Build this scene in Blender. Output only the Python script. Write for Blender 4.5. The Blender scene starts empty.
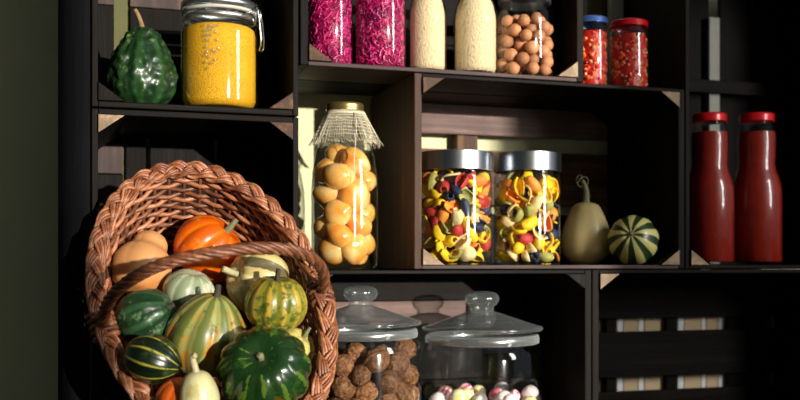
import bpy, bmesh, math, random
from mathutils import Vector, Matrix, Quaternion, noise
PI = math.pi
sin, cos = math.sin, math.cos
SC = bpy.context.scene
COL = SC.collection

# ------------------------------------------------------------------ camera
F = 1000.0
TH = math.atan(0.32)
D0 = 1.30
H = 0.256                       # eye level, just at the top of the lower crates
CAM = Vector((-D0 * sin(TH), -D0 * cos(TH), H))
FW = Vector((sin(TH), cos(TH), 0)); RT = Vector((cos(TH), -sin(TH), 0)); UP = Vector((0, 0, 1))
def wp(px, py, Y=0.0):
    d = FW + RT * ((px - 400) / F) + UP * ((265 - py) / F)
    t = (Y - CAM.y) / d.y
    return CAM + d * t
def scale_at(p): return (Vector(p) - CAM).dot(FW) / F      # metres per pixel
cd = bpy.data.cameras.new('camera'); cam = bpy.data.objects.new('camera', cd); COL.objects.link(cam)
cam.location = CAM; cam.rotation_euler = (PI / 2, 0, -TH)
cd.sensor_width = 36; cd.lens = 36 * F / 800; cd.shift_y = 65 / 800
cd.clip_start = 0.02
cd.dof.use_dof = True; cd.dof.focus_distance = 1.20; cd.dof.aperture_fstop = 4.5
SC.camera = cam

# ------------------------------------------------------------------ material helpers
class NT:
    def __init__(s, name):
        s.m = bpy.data.materials.new(name); s.m.use_nodes = True
        s.t = s.m.node_tree; s.t.nodes.clear()
        s.out = s.n('ShaderNodeOutputMaterial')
    def n(s, typ, **kw):
        nd = s.t.nodes.new(typ)
        for k, v in kw.items():
            if k.startswith('i_'):
                nd.inputs[k[2:].replace('_', ' ')].default_value = v
            else: setattr(nd, k, v)
        return nd
    def l(s, a, b): s.t.links.new(a, b)
    def ramp(s, fac, stops, interp='LINEAR'):
        r = s.n('ShaderNodeValToRGB'); e = r.color_ramp; e.interpolation = interp
        while len(e.elements) < len(stops): e.elements.new(0.5)
        for el, (p, c) in zip(e.elements, stops):
            el.position = p; el.color = (c[0], c[1], c[2], 1)
        s.l(fac, r.inputs[0]); return r.outputs[0]
    def mix(s, fac, a, b, mode='MIX'):
        m = s.n('ShaderNodeMix', data_type='RGBA', blend_type=mode)
        for sock, v in ((m.inputs[0], fac), (m.inputs[6], a), (m.inputs[7], b)):
            if hasattr(v, 'links') or hasattr(v, 'is_linked'): s.l(v, sock)
            elif isinstance(v, (int, float)): sock.default_value = v
            else: sock.default_value = (v[0], v[1], v[2], 1)
        return m.outputs[2]
    def math(s, op, a, b=None, clamp=False):
        m = s.n('ShaderNodeMath', operation=op, use_clamp=clamp)
        for sock, v in ((m.inputs[0], a), (m.inputs[1], b)):
            if v is None: continue
            if hasattr(v, 'is_linked'): s.l(v, sock)
            else: sock.default_value = v
        return m.outputs[0]
    def coord(s, scale=(1, 1, 1), kind='Object', rnd=False):
        tc = s.n('ShaderNodeTexCoord'); mp = s.n('ShaderNodeMapping'); mp.inputs['Scale'].default_value = scale
        s.l(tc.outputs[kind], mp.inputs['Vector'])
        if rnd:
            oi = s.n('ShaderNodeObjectInfo'); k = s.math('MULTIPLY', oi.outputs['Random'], 7.3)
            s.l(k, mp.inputs['Location'])
        return mp.outputs[0]
    def noise(s, vec, scale, detail=4, rough=0.55, dist=0.0):
        t = s.n('ShaderNodeTexNoise'); t.inputs['Scale'].default_value = scale; t.inputs['Detail'].default_value = detail
        t.inputs['Roughness'].default_value = rough; t.inputs['Distortion'].default_value = dist
        s.l(vec, t.inputs['Vector']); return t.outputs[0]
    def voro(s, vec, scale, feature='F1'):
        t = s.n('ShaderNodeTexVoronoi', feature=feature); t.inputs['Scale'].default_value = scale
        s.l(vec, t.inputs['Vector']); return t
    def bump(s, h, strength=0.3, dist=0.002):
        b = s.n('ShaderNodeBump'); b.inputs['Strength'].default_value = strength; b.inputs['Distance'].default_value = dist
        s.l(h, b.inputs['Height']); return b.outputs[0]
    def pbr(s, color, rough=0.5, metal=0.0, bump=None, spec=0.5, sss=0.0, coat=0.0, trans=0.0):
        p = s.n('ShaderNodeBsdfPrincipled')
        for k, v in (('Base Color', color), ('Roughness', rough)):
            if hasattr(v, 'is_linked'): s.l(v, p.inputs[k])
            elif k == 'Base Color': p.inputs[k].default_value = (v[0], v[1], v[2], 1)
            else: p.inputs[k].default_value = v
        p.inputs['Metallic'].default_value = metal
        p.inputs['Specular IOR Level'].default_value = spec
        p.inputs['Coat Weight'].default_value = coat; p.inputs['Coat Roughness'].default_value = 0.12
        if sss:
            p.inputs['Subsurface Weight'].default_value = sss; p.inputs['Subsurface Radius'].default_value = (1, 0.5, 0.25)
            p.inputs['Subsurface Scale'].default_value = 0.006
        if bump is not None: s.l(bump, p.inputs['Normal'])
        s.l(p.outputs[0], s.out.inputs[0]); return s.m

def srgb(r, g, b):
    f = lambda c: (c / 255 / 12.92) if c / 255 <= 0.04045 else ((c / 255 + 0.055) / 1.055) ** 2.4
    return (f(r), f(g), f(b))

def wood_mat(name, dark, light, axis, spec=0.22):
    n = NT(name)
    sc = {'x': (3, 60, 60), 'y': (60, 3, 60), 'z': (60, 60, 3)}[axis]
    v = n.coord(sc, rnd=True)
    g = n.noise(v, 1.0, 6, 0.65, 0.4)
    v2 = n.coord((1, 1, 1), rnd=True)
    blot = n.noise(v2, 14, 3, 0.6)
    c = n.ramp(g, [(0.30, [q * 0.55 for q in dark]), (0.5, dark), (0.72, light)])
    c2 = n.mix(n.ramp(blot, [(0.35, (0, 0, 0)), (0.7, (1, 1, 1))]), c, n.mix(0.6, c, [q * 0.45 for q in dark]))
    return n.pbr(c2, n.ramp(g, [(0.3, (0.5,) * 3), (0.8, (0.75,) * 3)]), bump=n.bump(g, 0.6, 0.0018), spec=spec)

WOOD = {a: wood_mat('dark_stained_wood_' + a, srgb(54, 37, 30), srgb(106, 78, 64), a) for a in 'xyz'}
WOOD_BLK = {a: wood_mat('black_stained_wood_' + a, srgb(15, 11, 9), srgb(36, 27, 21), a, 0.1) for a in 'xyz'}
WOOD_BRN = {a: wood_mat('brown_stained_wood_' + a, srgb(72, 48, 34), srgb(134, 98, 72), a) for a in 'xyz'}
WOOD_SUN = {a: wood_mat('sunlit_wood_' + a, srgb(114, 91, 85), srgb(166, 140, 130), a) for a in 'xyz'}  # paler tone paints sunlight onto back slats
WOOD_MID = {a: wood_mat('worn_sunlit_wood_' + a, srgb(74, 60, 58), srgb(112, 94, 90), a) for a in 'xyz'}  # carries the sun patches on crate backs; also worn, sunlit shelf lips
WOOD_PALE = wood_mat('raw_cut_wood', srgb(150, 125, 100), srgb(200, 175, 145), 'y')
WOOD_NAVY = wood_mat('blue_black_painted_wood', srgb(5, 6, 10), srgb(11, 13, 20), 'z', 0.06)

def wall_material():
    n = NT('olive_plaster'); v = n.coord()
    a = n.noise(v, 3, 5, 0.6); b = n.noise(v, 90, 3, 0.6)
    c = n.ramp(a, [(0.3, srgb(208, 206, 166)), (0.7, srgb(230, 227, 188))])
    return n.pbr(c, 0.85, bump=n.bump(b, 0.15, 0.001), spec=0.15)
WALL = wall_material()
def floor_material():
    n = NT('dark_floor_boards'); v = n.coord((2, 20, 1))
    a = n.noise(v, 2, 5, 0.6)
    return n.pbr(n.ramp(a, [(0.3, srgb(40, 34, 30)), (0.7, srgb(75, 62, 52))]), 0.6, spec=0.3)

def glass_mat(name, tint=(0.97, 0.985, 0.98), base=0.05, edge=0.75, rough=0.03, power=3.5, haze=0.0):
    n = NT(name)
    lw = n.n('ShaderNodeLayerWeight'); lw.inputs['Blend'].default_value = 0.5
    p = n.math('POWER', lw.outputs['Facing'], power)
    fac = n.math('ADD', n.math('MULTIPLY', p, edge), base, True)
    tr = n.n('ShaderNodeBsdfTransparent')
    col = n.mix(p, tint, [t * 0.72 for t in tint]); n.l(col, tr.inputs[0])
    gl = n.n('ShaderNodeBsdfGlossy'); gl.inputs['Roughness'].default_value = rough + 0.03; gl.inputs['Color'].default_value = (0.95, 0.98, 1, 1)
    v = n.coord(); n.l(n.bump(n.noise(v, 22, 2, 0.5), 0.06, 0.004), gl.inputs['Normal'])
    mx = n.n('ShaderNodeMixShader'); n.l(fac, mx.inputs[0]); n.l(tr.outputs[0], mx.inputs[1]); n.l(gl.outputs[0], mx.inputs[2])
    o = mx.outputs[0]
    if haze:
        df = n.n('ShaderNodeBsdfDiffuse'); df.inputs[0].default_value = (0.86, 0.92, 0.92, 1)
        m2 = n.n('ShaderNodeMixShader'); n.l(n.math('ADD', n.math('MULTIPLY', p, haze), haze * 0.35), m2.inputs[0]); n.l(o, m2.inputs[1]); n.l(df.outputs[0], m2.inputs[2]); o = m2.outputs[0]
    n.l(o, n.out.inputs[0]); return n.m
GLASS = glass_mat('jar_glass')
GLASS_T = glass_mat('thick_jar_glass', (0.95, 0.975, 0.97), 0.13, 0.65, 0.05, 2.2, 0.09)
def solid_glass():
    n = NT('solid_glass'); g = n.n('ShaderNodeBsdfGlass'); g.inputs['IOR'].default_value = 1.48; g.inputs['Roughness'].default_value = 0.02
    g.inputs['Color'].default_value = (0.95, 0.98, 0.97, 1); n.l(g.outputs[0], n.out.inputs[0]); return n.m
GLASS_S = solid_glass()

def plain(name, col, rough=0.5, metal=0.0, spec=0.5, bump=0.0, bs=60, coat=0.0, sss=0.0, var=0.15):
    n = NT(name); v = n.coord()
    a = n.noise(v, bs, 4, 0.6)
    c = n.ramp(a, [(0.25, [q * (1 - var) for q in col]), (0.75, [min(1, q * (1 + var)) for q in col])])
    return n.pbr(c, rough, metal, n.bump(a, bump, 0.002) if bump else None, spec, sss, coat)
STEEL = plain('brushed_steel', (0.62, 0.64, 0.66), 0.36, 1.0, var=0.05)
WIRE = plain('bright_steel_wire', (0.72, 0.74, 0.75), 0.2, 1.0, var=0.05)
GOLD = plain('brass_lid_metal', srgb(190, 165, 100), 0.3, 0.9, var=0.08)
REDCAP = plain('red_lacquered_metal', srgb(206, 14, 22), 0.3, 0.1, coat=0.4, var=0.05)
BLUECAP = plain('blue_lacquered_metal', srgb(70, 100, 165), 0.3, 0.5, var=0.08)
RUBBER = plain('pale_rubber_seal', srgb(190, 190, 180), 0.6)
THREAD = plain('cotton_thread', srgb(206, 196, 170), 0.9, spec=0.1, bump=0.3, bs=400)

# ------------------------------------------------------------------ mesh helpers
class MB:
    def __init__(s): s.v = []; s.f = []; s.mi = []; s.at = {}
    def add(s, vs, fs, mi=0):
        o = len(s.v); s.v += [tuple(v) for v in vs]; s.f += [tuple(i + o for i in f) for f in fs]; s.mi += [mi] * len(fs); return s
    def box(s, a, b, mi=0):
        x0, y0, z0 = a; x1, y1, z1 = b
        return s.add([(x0, y0, z0), (x1, y0, z0), (x1, y1, z0), (x0, y1, z0), (x0, y0, z1), (x1, y0, z1), (x1, y1, z1), (x0, y1, z1)],
              [(0, 3, 2, 1), (4, 5, 6, 7), (0, 1, 5, 4), (1, 2, 6, 5), (2, 3, 7, 6), (3, 0, 4, 7)], mi)
    def lathe(s, prof, seg=48, mi=0, c=(0, 0, 0), wob=None):
        vs = []; fs = []; m = len(prof)
        for i in range(seg):
            a = 2 * PI * i / seg
            for j, (r, z) in enumerate(prof):
                k = wob(a, j) if wob else 1
                vs.append((c[0] + r * k * cos(a), c[1] + r * k * sin(a), c[2] + z))
        for i in range(seg):
            i2 = (i + 1) % seg
            for j in range(m - 1):
                fs.append((i * m + j, i2 * m + j, i2 * m + j + 1, i * m + j + 1))
        return s.add(vs, fs, mi)
    def tube(s, pts, r, seg=6, closed=False, mi=0, flat=1.0, ref=None):
        pts = [Vector(p) for p in pts]; n = len(pts)
        rs = r if isinstance(r, (list, tuple)) else [r] * n
        vs = []; fs = []
        up = None
        for i in range(n):
            if closed: t = pts[(i + 1) % n] - pts[i - 1]
            else: t = pts[min(i + 1, n - 1)] - pts[max(i - 1, 0)]
            if t.length < 1e-9: t = Vector((0, 0, 1))
            t.normalize()
            if ref is not None:
                u = Vector(ref[i] if isinstance(ref, list) else ref)
            else:
                u = up if up is not None else (Vector((0, 0, 1)) if abs(t.z) < 0.9 else Vector((1, 0, 0)))
            u = u - t * u.dot(t)
            if u.length < 1e-6: u = t.orthogonal()
            u.normalize(); up = u; w = t.cross(u)
            for k in range(seg):
                a = 2 * PI * k / seg
                vs.append(pts[i] + (u * cos(a) * flat + w * sin(a)) * rs[i])
        for i in range(n if closed else n - 1):
            j = (i + 1) % n
            for k in range(seg):
                k2 = (k + 1) % seg
                fs.append((i * seg + k, i * seg + k2, j * seg + k2, j * seg + k))
        if not closed:
            fs.append(tuple(range(seg))[::-1]); fs.append(tuple((n - 1) * seg + k for k in range(seg)))
        return s.add(vs, fs, mi)
    def ball(s, c, r, seg=8, ring=6, mi=0, M=None, sc=(1, 1, 1)):
        vs = []; fs = []
        for j in range(ring + 1):
            t = PI * j / ring
            for i in range(seg):
                a = 2 * PI * i / seg
                p = Vector((sin(t) * cos(a) * sc[0], sin(t) * sin(a) * sc[1], cos(t) * sc[2])) * r
                if M: p = M @ p
                vs.append(p + Vector(c))
        for j in range(ring):
            for i in range(seg):
                i2 = (i + 1) % seg
                fs.append((j * seg + i, (j + 1) * seg + i, (j + 1) * seg + i2, j * seg + i2))
        return s.add(vs, fs, mi)
    def mesh(s, name, mats, smooth=True):
        me = bpy.data.meshes.new(name); me.from_pydata(s.v, [], s.f); me.update()
        for m in (mats if isinstance(mats, (list, tuple)) else [mats]): me.materials.append(m)
        me.polygons.foreach_set('material_index', s.mi)
        if smooth: me.polygons.foreach_set('use_smooth', [True] * len(me.polygons))
        bm = bmesh.new(); bm.from_mesh(me); bmesh.ops.remove_doubles(bm, verts=bm.verts, dist=1e-6)
        bmesh.ops.recalc_face_normals(bm, faces=bm.faces); bm.to_mesh(me); bm.free()
        return me
    def build(s, name, mats, parent=None, smooth=True, bevel=0, sub=0, auto=None):
        o = bpy.data.objects.new(name, s.mesh(name, mats, smooth)); COL.objects.link(o)
        if parent: o.parent = parent
        if bevel:
            b = o.modifiers.new('bevel', 'BEVEL'); b.width = bevel; b.segments = 2; b.limit_method = 'ANGLE'
        if sub:
            b = o.modifiers.new('sub', 'SUBSURF'); b.levels = sub; b.render_levels = sub
        if auto is not None and smooth:
            b = o.modifiers.new('edge', 'EDGE_SPLIT'); b.split_angle = math.radians(auto)
        return o

def tag(o, label=None, cat=None, group=None, kind=None):
    if label: o['label'] = label
    if cat: o['category'] = cat
    if group: o['group'] = group
    if kind: o['kind'] = kind
    return o
def thing(name, label, cat, loc, group=None, rot=None):
    o = bpy.data.objects.new(name, None); COL.objects.link(o); o.location = loc; o.empty_display_size = 0.02
    if rot: o.rotation_euler = rot
    return tag(o, label, cat, group)
def copy_tree(o, parent=None):
    c = o.copy(); COL.objects.link(c)
    if parent: c.parent = parent
    for ch in list(o.children): copy_tree(ch, c)
    return c

# ------------------------------------------------------------------ setting
WALL_Y = 0.236
tag(MB().box((-1.6, WALL_Y, -0.0), (2.2, WALL_Y + 0.08, 2.0)).build('wall_back', WALL, smooth=False), kind='structure')
tag(MB().box((-1.6, -1.6, -0.05), (2.2, WALL_Y + 0.08, 0.0)).build('floor', floor_material(), smooth=False), kind='structure')

# ------------------------------------------------------------------ crates
DEP = 0.21
def tri_prism(mb, corner, dx, dz, y0, y1):
    x, z = corner
    a = [(x, y0, z), (x + dx, y0, z), (x, y0, z + dz)]; b = [(p[0], y1, p[2]) for p in a]
    mb.add(a, [(0, 1, 2)], 1); mb.add(b, [(2, 1, 0)], 1)
    for i in range(3):
        j = (i + 1) % 3
        mb.add([a[i], a[j], b[j], b[i]], [(0, 1, 2, 3)], 0)
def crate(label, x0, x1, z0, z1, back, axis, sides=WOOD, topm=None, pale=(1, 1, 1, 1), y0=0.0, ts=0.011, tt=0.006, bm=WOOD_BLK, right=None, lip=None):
    """open-fronted fruit crate; back = list of (lo, hi[, material]) slats across (axis x) or upright (axis z)"""
    r = thing('wooden_crate', label, 'crate', ((x0 + x1) / 2, DEP / 2, z0), 'wooden fruit crates stacked as shelves')
    ox, oy, oz = r.location
    T = lambda p: (p[0] - ox, p[1] - oy, p[2] - oz)
    topm = topm or sides
    tx, tz = (ts, tt) if axis == 'x' else (tt + 0.002, ts)
    g = 0.0006
    def bx(name, a, b, m, bev=0.0012):
        MB().box(T(a), T(b)).build(name, m, r, smooth=False, bevel=bev)
    bx('side_board', (x0 + g, y0, z0 + g), (x0 + tx, DEP - 0.008, z1 - g), sides['z'])
    bx('side_board', (x1 - tx, y0, z0 + g), (x1 - g, DEP - 0.008, z1 - g), (right or sides)['z'])
    for nm, za, zb in (('bottom', z0 + g, z0 + tz), ('top', z1 - tz, z1 - g)):
        ns = 2
        for k in range(ns):
            a = y0 + (DEP - 0.008 - y0) * k / ns + (0.003 if k else 0); b = y0 + (DEP - 0.008 - y0) * (k + 1) / ns
            bx(nm + '_slat', (x0 + tx, a, za), (x1 - tx, b, zb), (lip if lip and nm == 'bottom' and k == 0 else topm)['x'])
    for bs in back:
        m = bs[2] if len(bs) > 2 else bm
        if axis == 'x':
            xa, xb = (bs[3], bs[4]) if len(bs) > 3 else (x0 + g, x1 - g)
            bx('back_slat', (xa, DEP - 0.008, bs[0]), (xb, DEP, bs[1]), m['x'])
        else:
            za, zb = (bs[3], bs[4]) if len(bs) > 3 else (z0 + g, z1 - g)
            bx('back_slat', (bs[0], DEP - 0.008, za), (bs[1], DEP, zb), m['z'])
    P = 0.031
    i = 0
    for sx in (0, 1):
        for sz in (0, 1):
            mb = MB()
            cx = (x0 + tx) if sx == 0 else (x1 - tx); cz = (z0 + tz) if sz == 0 else (z1 - tz)
            tri_prism(mb, (cx - ox, cz - oz), P if sx == 0 else -P, (P * 0.72) if sz == 0 else -P * 0.72, y0 - 0.004 - oy, (y0 + 0.016 if sz == 0 else DEP - 0.009) - oy)
            mb.build('corner_post', [WOOD_BLK['y'], WOOD_PALE if pale[i] == 1 else (WOOD_BRN['y'] if pale[i] == 2 else WOOD_BLK['z'])], r, smooth=False, bevel=0.001)
            i += 1
    return r
def Zb(py, px, Y): return wp(px, py, Y).z
def Xb(px, Y): return wp(px, 265, Y).x
LX0 = Xb(91, 0); LX1 = Xb(299, 0)
SHL = 0.443                                  # top of the tall left crate
ZM = H - 0.006; ZU = ZM + 0.258              # tops of the lower and of the middle crates
MX0 = Xb(414, 0); MX1 = Xb(685, 0)
BX0 = Xb(301, 0); BX1 = Xb(592, 0)
CX1 = Xb(866, 0)
TX1 = Xb(584, 0)
YB = DEP - 0.008
vgap = lambda edges: [(Xb(a, YB), Xb(b, YB)) for a, b in edges]
def vs(x0, x1, gaps):
    xs = [x0 + 0.001]
    for a, b in gaps: xs += [a, b]
    xs.append(x1 - 0.001)
    return [(xs[i], xs[i + 1]) for i in range(0, len(xs), 2)]
g_left = [(Xb(114, YB), Xb(130, YB)), (Xb(196, YB), Xb(205, YB))]
zp = lambda px, py: Zb(py, px, YB)
zc = zp(140, 7)
up = []
for a, b in vs(LX0, LX1, g_left): up += [(a, b, WOOD_BLK, SHL + 0.001, zc - 0.0005), (a, b, WOOD_MID, zc, SHL + 0.399)]  # paler upper slats: a sun patch put into the colour
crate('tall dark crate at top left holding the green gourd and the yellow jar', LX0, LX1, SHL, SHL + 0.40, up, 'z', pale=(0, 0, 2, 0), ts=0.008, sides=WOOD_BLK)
lo = [(LX0 + 0.001, Xb(123, YB), WOOD_BLK, 0.001, zp(110, 174)), (LX0 + 0.001, Xb(123, YB), WOOD_MID, zp(110, 173.5), zp(110, 143)), (LX0 + 0.001, Xb(123, YB), WOOD_BLK, zp(110, 142.5), SHL - 0.001)]  # paler middle piece paints a patch of sunlight on the back
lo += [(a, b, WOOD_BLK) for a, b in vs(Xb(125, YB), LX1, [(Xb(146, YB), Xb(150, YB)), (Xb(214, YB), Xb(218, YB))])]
crate('tall dark crate at lower left with the wicker basket in it', LX0, LX1, 0.0, SHL - 0.0005, lo, 'z', pale=(0, 1, 0, 2), ts=0.008, sides=WOOD_BLK)
zz = lambda py: Zb(py, 500, YB)
crate('middle crate holding the two jars of colourful pasta', MX0, MX1, ZM, ZU,
      [(zz(265) + 0.002, zz(214)), (zz(205), zz(151), WOOD_BRN), (zz(136), min(zz(99), ZU - 0.001), WOOD_SUN)], 'x', pale=(1, 2, 1, 1), sides=WOOD_BRN, topm=WOOD_BLK, right=WOOD_BLK, lip=WOOD_MID)  # top back slat has sunlight put into its paler colour
crate('dark upper crate holding the beet and rice jars', LX1 + 0.001, TX1, ZU, ZU + 0.258,
      [(ZU + 0.002, ZU + 0.085), (ZU + 0.0855, ZU + 0.17), (ZU + 0.1705, ZU + 0.255)], 'x', pale=(2, 0, 1, 0), sides=WOOD_BLK, topm=WOOD_BLK, lip=WOOD_MID)
z7 = lambda py: Zb(py, 420, YB)
crate('lower crate holding the two lidded glass jars of walnuts and sweets', BX0, BX1, 0.0, ZM,
      [(z7(300.5), z7(267) - 0.0005, WOOD_BLK), (z7(324), z7(301), WOOD_SUN, BX0 + 0.001, Xb(466, YB)), (z7(324), z7(301), WOOD_BLK, Xb(467, YB), BX1 - 0.001), (z7(380), z7(324.5), WOOD_BLK), (0.003, z7(380.5), WOOD_BLK)], 'x', pale=(0, 2, 0, 0), sides=WOOD_BLK)  # one slat split in colour: sunlit tone left, shaded tone right
z8 = lambda py: Zb(py, 660, YB)
crate('empty dark crate at lower right with slatted back', BX1, CX1, 0.0, ZM,
      [(z8(318), ZM - 0.001, WOOD_BLK), (z8(376), z8(331), WOOD_BLK), (0.003, z8(390), WOOD_BLK)], 'x', sides=WOOD_BLK, pale=(0, 1, 0, 0))
rc = crate('dark crate at right holding the two bottles of tomato sauce', MX1, CX1, ZM, ZM + 0.47,
      vs(MX1, CX1, [(Xb(709, YB), Xb(720, YB)), (Xb(752, YB), Xb(754, YB))]), 'z', sides=WOOD_BLK, pale=(1, 0, 0, 0), ts=0.006, bm=WOOD_BLK)
# battens
def board(name, label, a, b, m, cat='board'):
    c = [(a[i] + b[i]) / 2 for i in range(3)]; c[2] = a[2]
    o = MB().box([a[i] - c[i] for i in range(3)], [b[i] - c[i] for i in range(3)]).build(name, m, smooth=False, bevel=0.0015)
    o.location = c; return tag(o, label, cat)
board('upright_board', 'blue-black upright board at the left end of the crates', (Xb(58, 0), 0.0, 0.0), (LX0 - 0.001, 0.03, 1.0), WOOD_NAVY)
DB = DEP + 0.001
board('batten', 'brown batten behind the gap above the left pasta jar', (Xb(457, DB), DB, 0.0), (Xb(478, DB), DB + 0.02, ZU), WOOD_BRN['z'])
LATH = {'grey': plain('grey_lath', srgb(150, 150, 140), 0.6, bs=20), 'olive': plain('shaded_wall_olive', srgb(70, 62, 30), 0.8, bs=20), 'tan': plain('tan_lath', srgb(214, 188, 150), 0.7, bs=20), 'white': plain('white_lath', srgb(246, 248, 248), 0.5, bs=20), 'brown': plain('brown_lath', srgb(96, 78, 58), 0.7, bs=20)}
for a, b, k, lb in ((575, 606, 'brown', 'brown upright lath behind the slats of the lower right crate'),
                (617, 623, 'white', 'narrow white lath behind the lower right crate, leftmost white one'),
                (623.5, 638, 'tan', 'tan lath behind the lower right crate, leftmost tan one'),
                (638.5, 644, 'white', 'narrow white lath between two tan laths behind lower crate, second white from left'),
                (644.5, 666, 'tan', 'wide tan lath behind the lower right crate, just left of the dark gap'),
                (678, 684, 'white', 'narrow white lath just right of the dark gap behind lower right crate'),
                (684.5, 701, 'tan', 'tan lath right of the dark gap behind the lower right crate'),
                (701.5, 706, 'white', 'narrow white lath behind the lower right crate, second from the right end'),
                (706.5, 718, 'tan', 'tan lath behind the lower right crate, nearest its right end'),
                (718.5, 726, 'white', 'white lath at the right end behind the lower right crate')):
    board('lath', lb, (Xb(a, DB + 0.012), DB + 0.012, 0.0), (Xb(b, DB + 0.012), DB + 0.02, ZM + 0.02), LATH[k])
for a, b, lb in ((606.5, 616.5, 'dark strip between brown and white laths behind the lower right crate'), (666.5, 677.5, 'dark strip in the middle of the laths behind the lower right crate'), (728, 860, 'wide dark board behind the right end of lower right crate')):
    board('dark_strip' if b < 700 else 'back_board', lb, (Xb(a, DB), DB + 0.0005, 0.0), (Xb(b, DB), DB + 0.0105, ZM - 0.001), WOOD_BLK['z'])
board('lath', 'pale grey upright lath behind the red-lidded relish jar', (Xb(611, 0.16), 0.16, ZU + 0.0003), (Xb(624, 0.16), 0.172, ZU + 0.3), LATH['grey'])
board('lath', 'dark olive panel added as shaded wall behind the blue-lidded relish jar', (Xb(590, 0.185), 0.185, ZU + 0.0003), (Xb(612, 0.185), 0.195, ZU + 0.3), LATH['olive'])  # added panel, coloured like the wall in shade
board('lath', 'dull olive strip added as shaded wall in the gap behind the green gourd', (Xb(110, DB), DB, 0.0), (Xb(134, DB), DB + 0.008, 0.9), plain('shaded_wall_strip', srgb(92, 92, 54), 0.8, bs=20))  # added strip covers the sunlit wall with a shaded wall tone
board('lath', 'pale grey upright lath standing behind the sauce bottle nearer the striped gourd', (Xb(709.5, 0.186), 0.186, ZM + 0.0064), (Xb(720, 0.186), 0.196, Zb(17, 715, 0.186)), LATH['grey'])
ca = Vector((MX1 + 0.009, 0.176, Zb(93, 715, 0.176))) - rc.location; cb = Vector((CX1 - 0.009, 0.1855, Zb(80, 715, 0.176))) - rc.location
MB().box(tuple(ca), tuple(cb)).build('crosspiece', WOOD_BLK['x'], rc, smooth=False, bevel=0.001)

# ------------------------------------------------------------------ gourds
def gourd_mat(name, base, stripe=None, thr=(0.4, 0.7), mott=None, mott_s=40, mott_thr=(0.52, 0.62), patch=None, rough=0.38, bump=0.15, bs=60, wob=0.5, patch_thr=(0.55, 0.7), patch_s=9):
    n = NT(name); v = n.coord()
    at = n.n('ShaderNodeAttribute', attribute_name='stripe')
    w = n.noise(v, 45, 4, 0.6)
    s = n.math('ADD', at.outputs['Fac'], n.math('MULTIPLY', n.math('SUBTRACT', w, 0.5), wob))
    lo = n.noise(v, 18, 3, 0.5)
    c = n.ramp(lo, [(0.3, [q * 0.8 for q in base]), (0.7, [min(1, q * 1.15) for q in base])])
    if patch: c = n.mix(n.ramp(n.noise(v, patch_s, 3, 0.6), [(patch_thr[0], (0, 0, 0)), (patch_thr[1], (1, 1, 1))]), c, patch)
    if stripe: c = n.mix(n.ramp(s, [(thr[0], (0, 0, 0)), (thr[1], (1, 1, 1))]), c, stripe)
    if mott: c = n.mix(n.ramp(n.noise(v, mott_s, 5, 0.65), [(mott_thr[0], (0, 0, 0)), (mott_thr[1], (1, 1, 1))]), c, mott)
    return n.pbr(c, rough, bump=n.bump(n.noise(v, bs, 3, 0.5), bump, 0.003), spec=0.5, sss=0.05, coat=0.15)
STEM_G = plain('grey_green_stem', srgb(120, 118, 84), 0.8, bump=0.6, bs=120, var=0.3)
STEM_D = plain('dark_dry_stem', srgb(62, 56, 42), 0.85, bump=0.6, bs=120, var=0.3)
STEM_P = plain('pale_stem', srgb(176, 166, 128), 0.8, bump=0.6, bs=120, var=0.3)

def gourd(name, label, prof, mat, ribs=0, depth=0.0, bumps=0.0, bump_s=60, warts=0, seg=120, cat='gourd', rng=1, power=1.0, n_stripe=None, squash=1.0):
    """prof: list of (r, z) from bottom pole to top pole, smoothed with a spline"""
    rnd = random.Random(rng)
    # resample with catmull-rom
    P = [Vector((r, z)) for r, z in prof]; P = [Vector((-P[1].x, P[1].y))] + P + [Vector((-P[-2].x, P[-2].y))]
    pts = []
    N = 64; m = len(P) - 3
    for i in range(N + 1):
        t = i / N * m; k = min(int(t), m - 1); u = t - k
        a, b, c, d = P[k:k + 4]
        pts.append(0.5 * ((2 * b) + (c - a) * u + (2 * a - 5 * b + 4 * c - d) * u * u + (3 * b - a - 3 * c + d) * u ** 3))
    ws = [(rnd.random() * 2 * PI, rnd.uniform(0.15, 0.85), rnd.uniform(0.6, 1.3)) for _ in range(warts)]
    vs = []; st = []
    ns = n_stripe or ribs or 10
    size = max(r for r, z in prof)
    for i in range(seg):
        a = 2 * PI * i / seg
        for j, p in enumerate(pts):
            r = max(p.x, 0.0); v = j / N
            env = sin(PI * v) ** 0.5 if 0 < v < 1 else 0
            k = 1.0
            if ribs: k -= depth * env * (1 - abs(cos(ribs * a / 2)) ** power)
            q = Vector((r * k * cos(a), r * k * sin(a) * squash, p.y))
            if bumps:
                nn = noise.noise(q * bump_s + Vector((rng * 3.1, 0, 0)))
                q += Vector((cos(a), sin(a), 0)) * bumps * size * nn * env
            for wa, wv, wsz in ws:
                da = (a - wa + PI) % (2 * PI) - PI
                d2 = (da * r) ** 2 + ((v - wv) * 2.2 * size) ** 2
                q += Vector((cos(a), sin(a), 0)) * 0.032 * size * wsz * math.exp(-d2 / (0.045 * size * wsz) ** 2)
            vs.append(q); st.append(0.5 + 0.5 * cos(ns * a))
    m = N + 1
    fs = [(i * m + j, ((i + 1) % seg) * m + j, ((i + 1) % seg) * m + j + 1, i * m + j + 1) for i in range(seg) for j in range(N)]
    me = bpy.data.meshes.new(name); me.from_pydata([tuple(v) for v in vs], [], fs); me.update()
    at = me.attributes.new('stripe', 'FLOAT', 'POINT'); at.data.foreach_set('value', st)
    me.materials.append(mat); me.polygons.foreach_set('use_smooth', [True] * len(fs))
    bm = bmesh.new(); bm.from_mesh(me); bmesh.ops.remove_doubles(bm, verts=bm.verts, dist=1e-5); bmesh.ops.recalc_face_normals(bm, faces=bm.faces); bm.to_mesh(me); bm.free()
    o = bpy.data.objects.new(name, me); COL.objects.link(o)
    return tag(o, label, cat)
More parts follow.
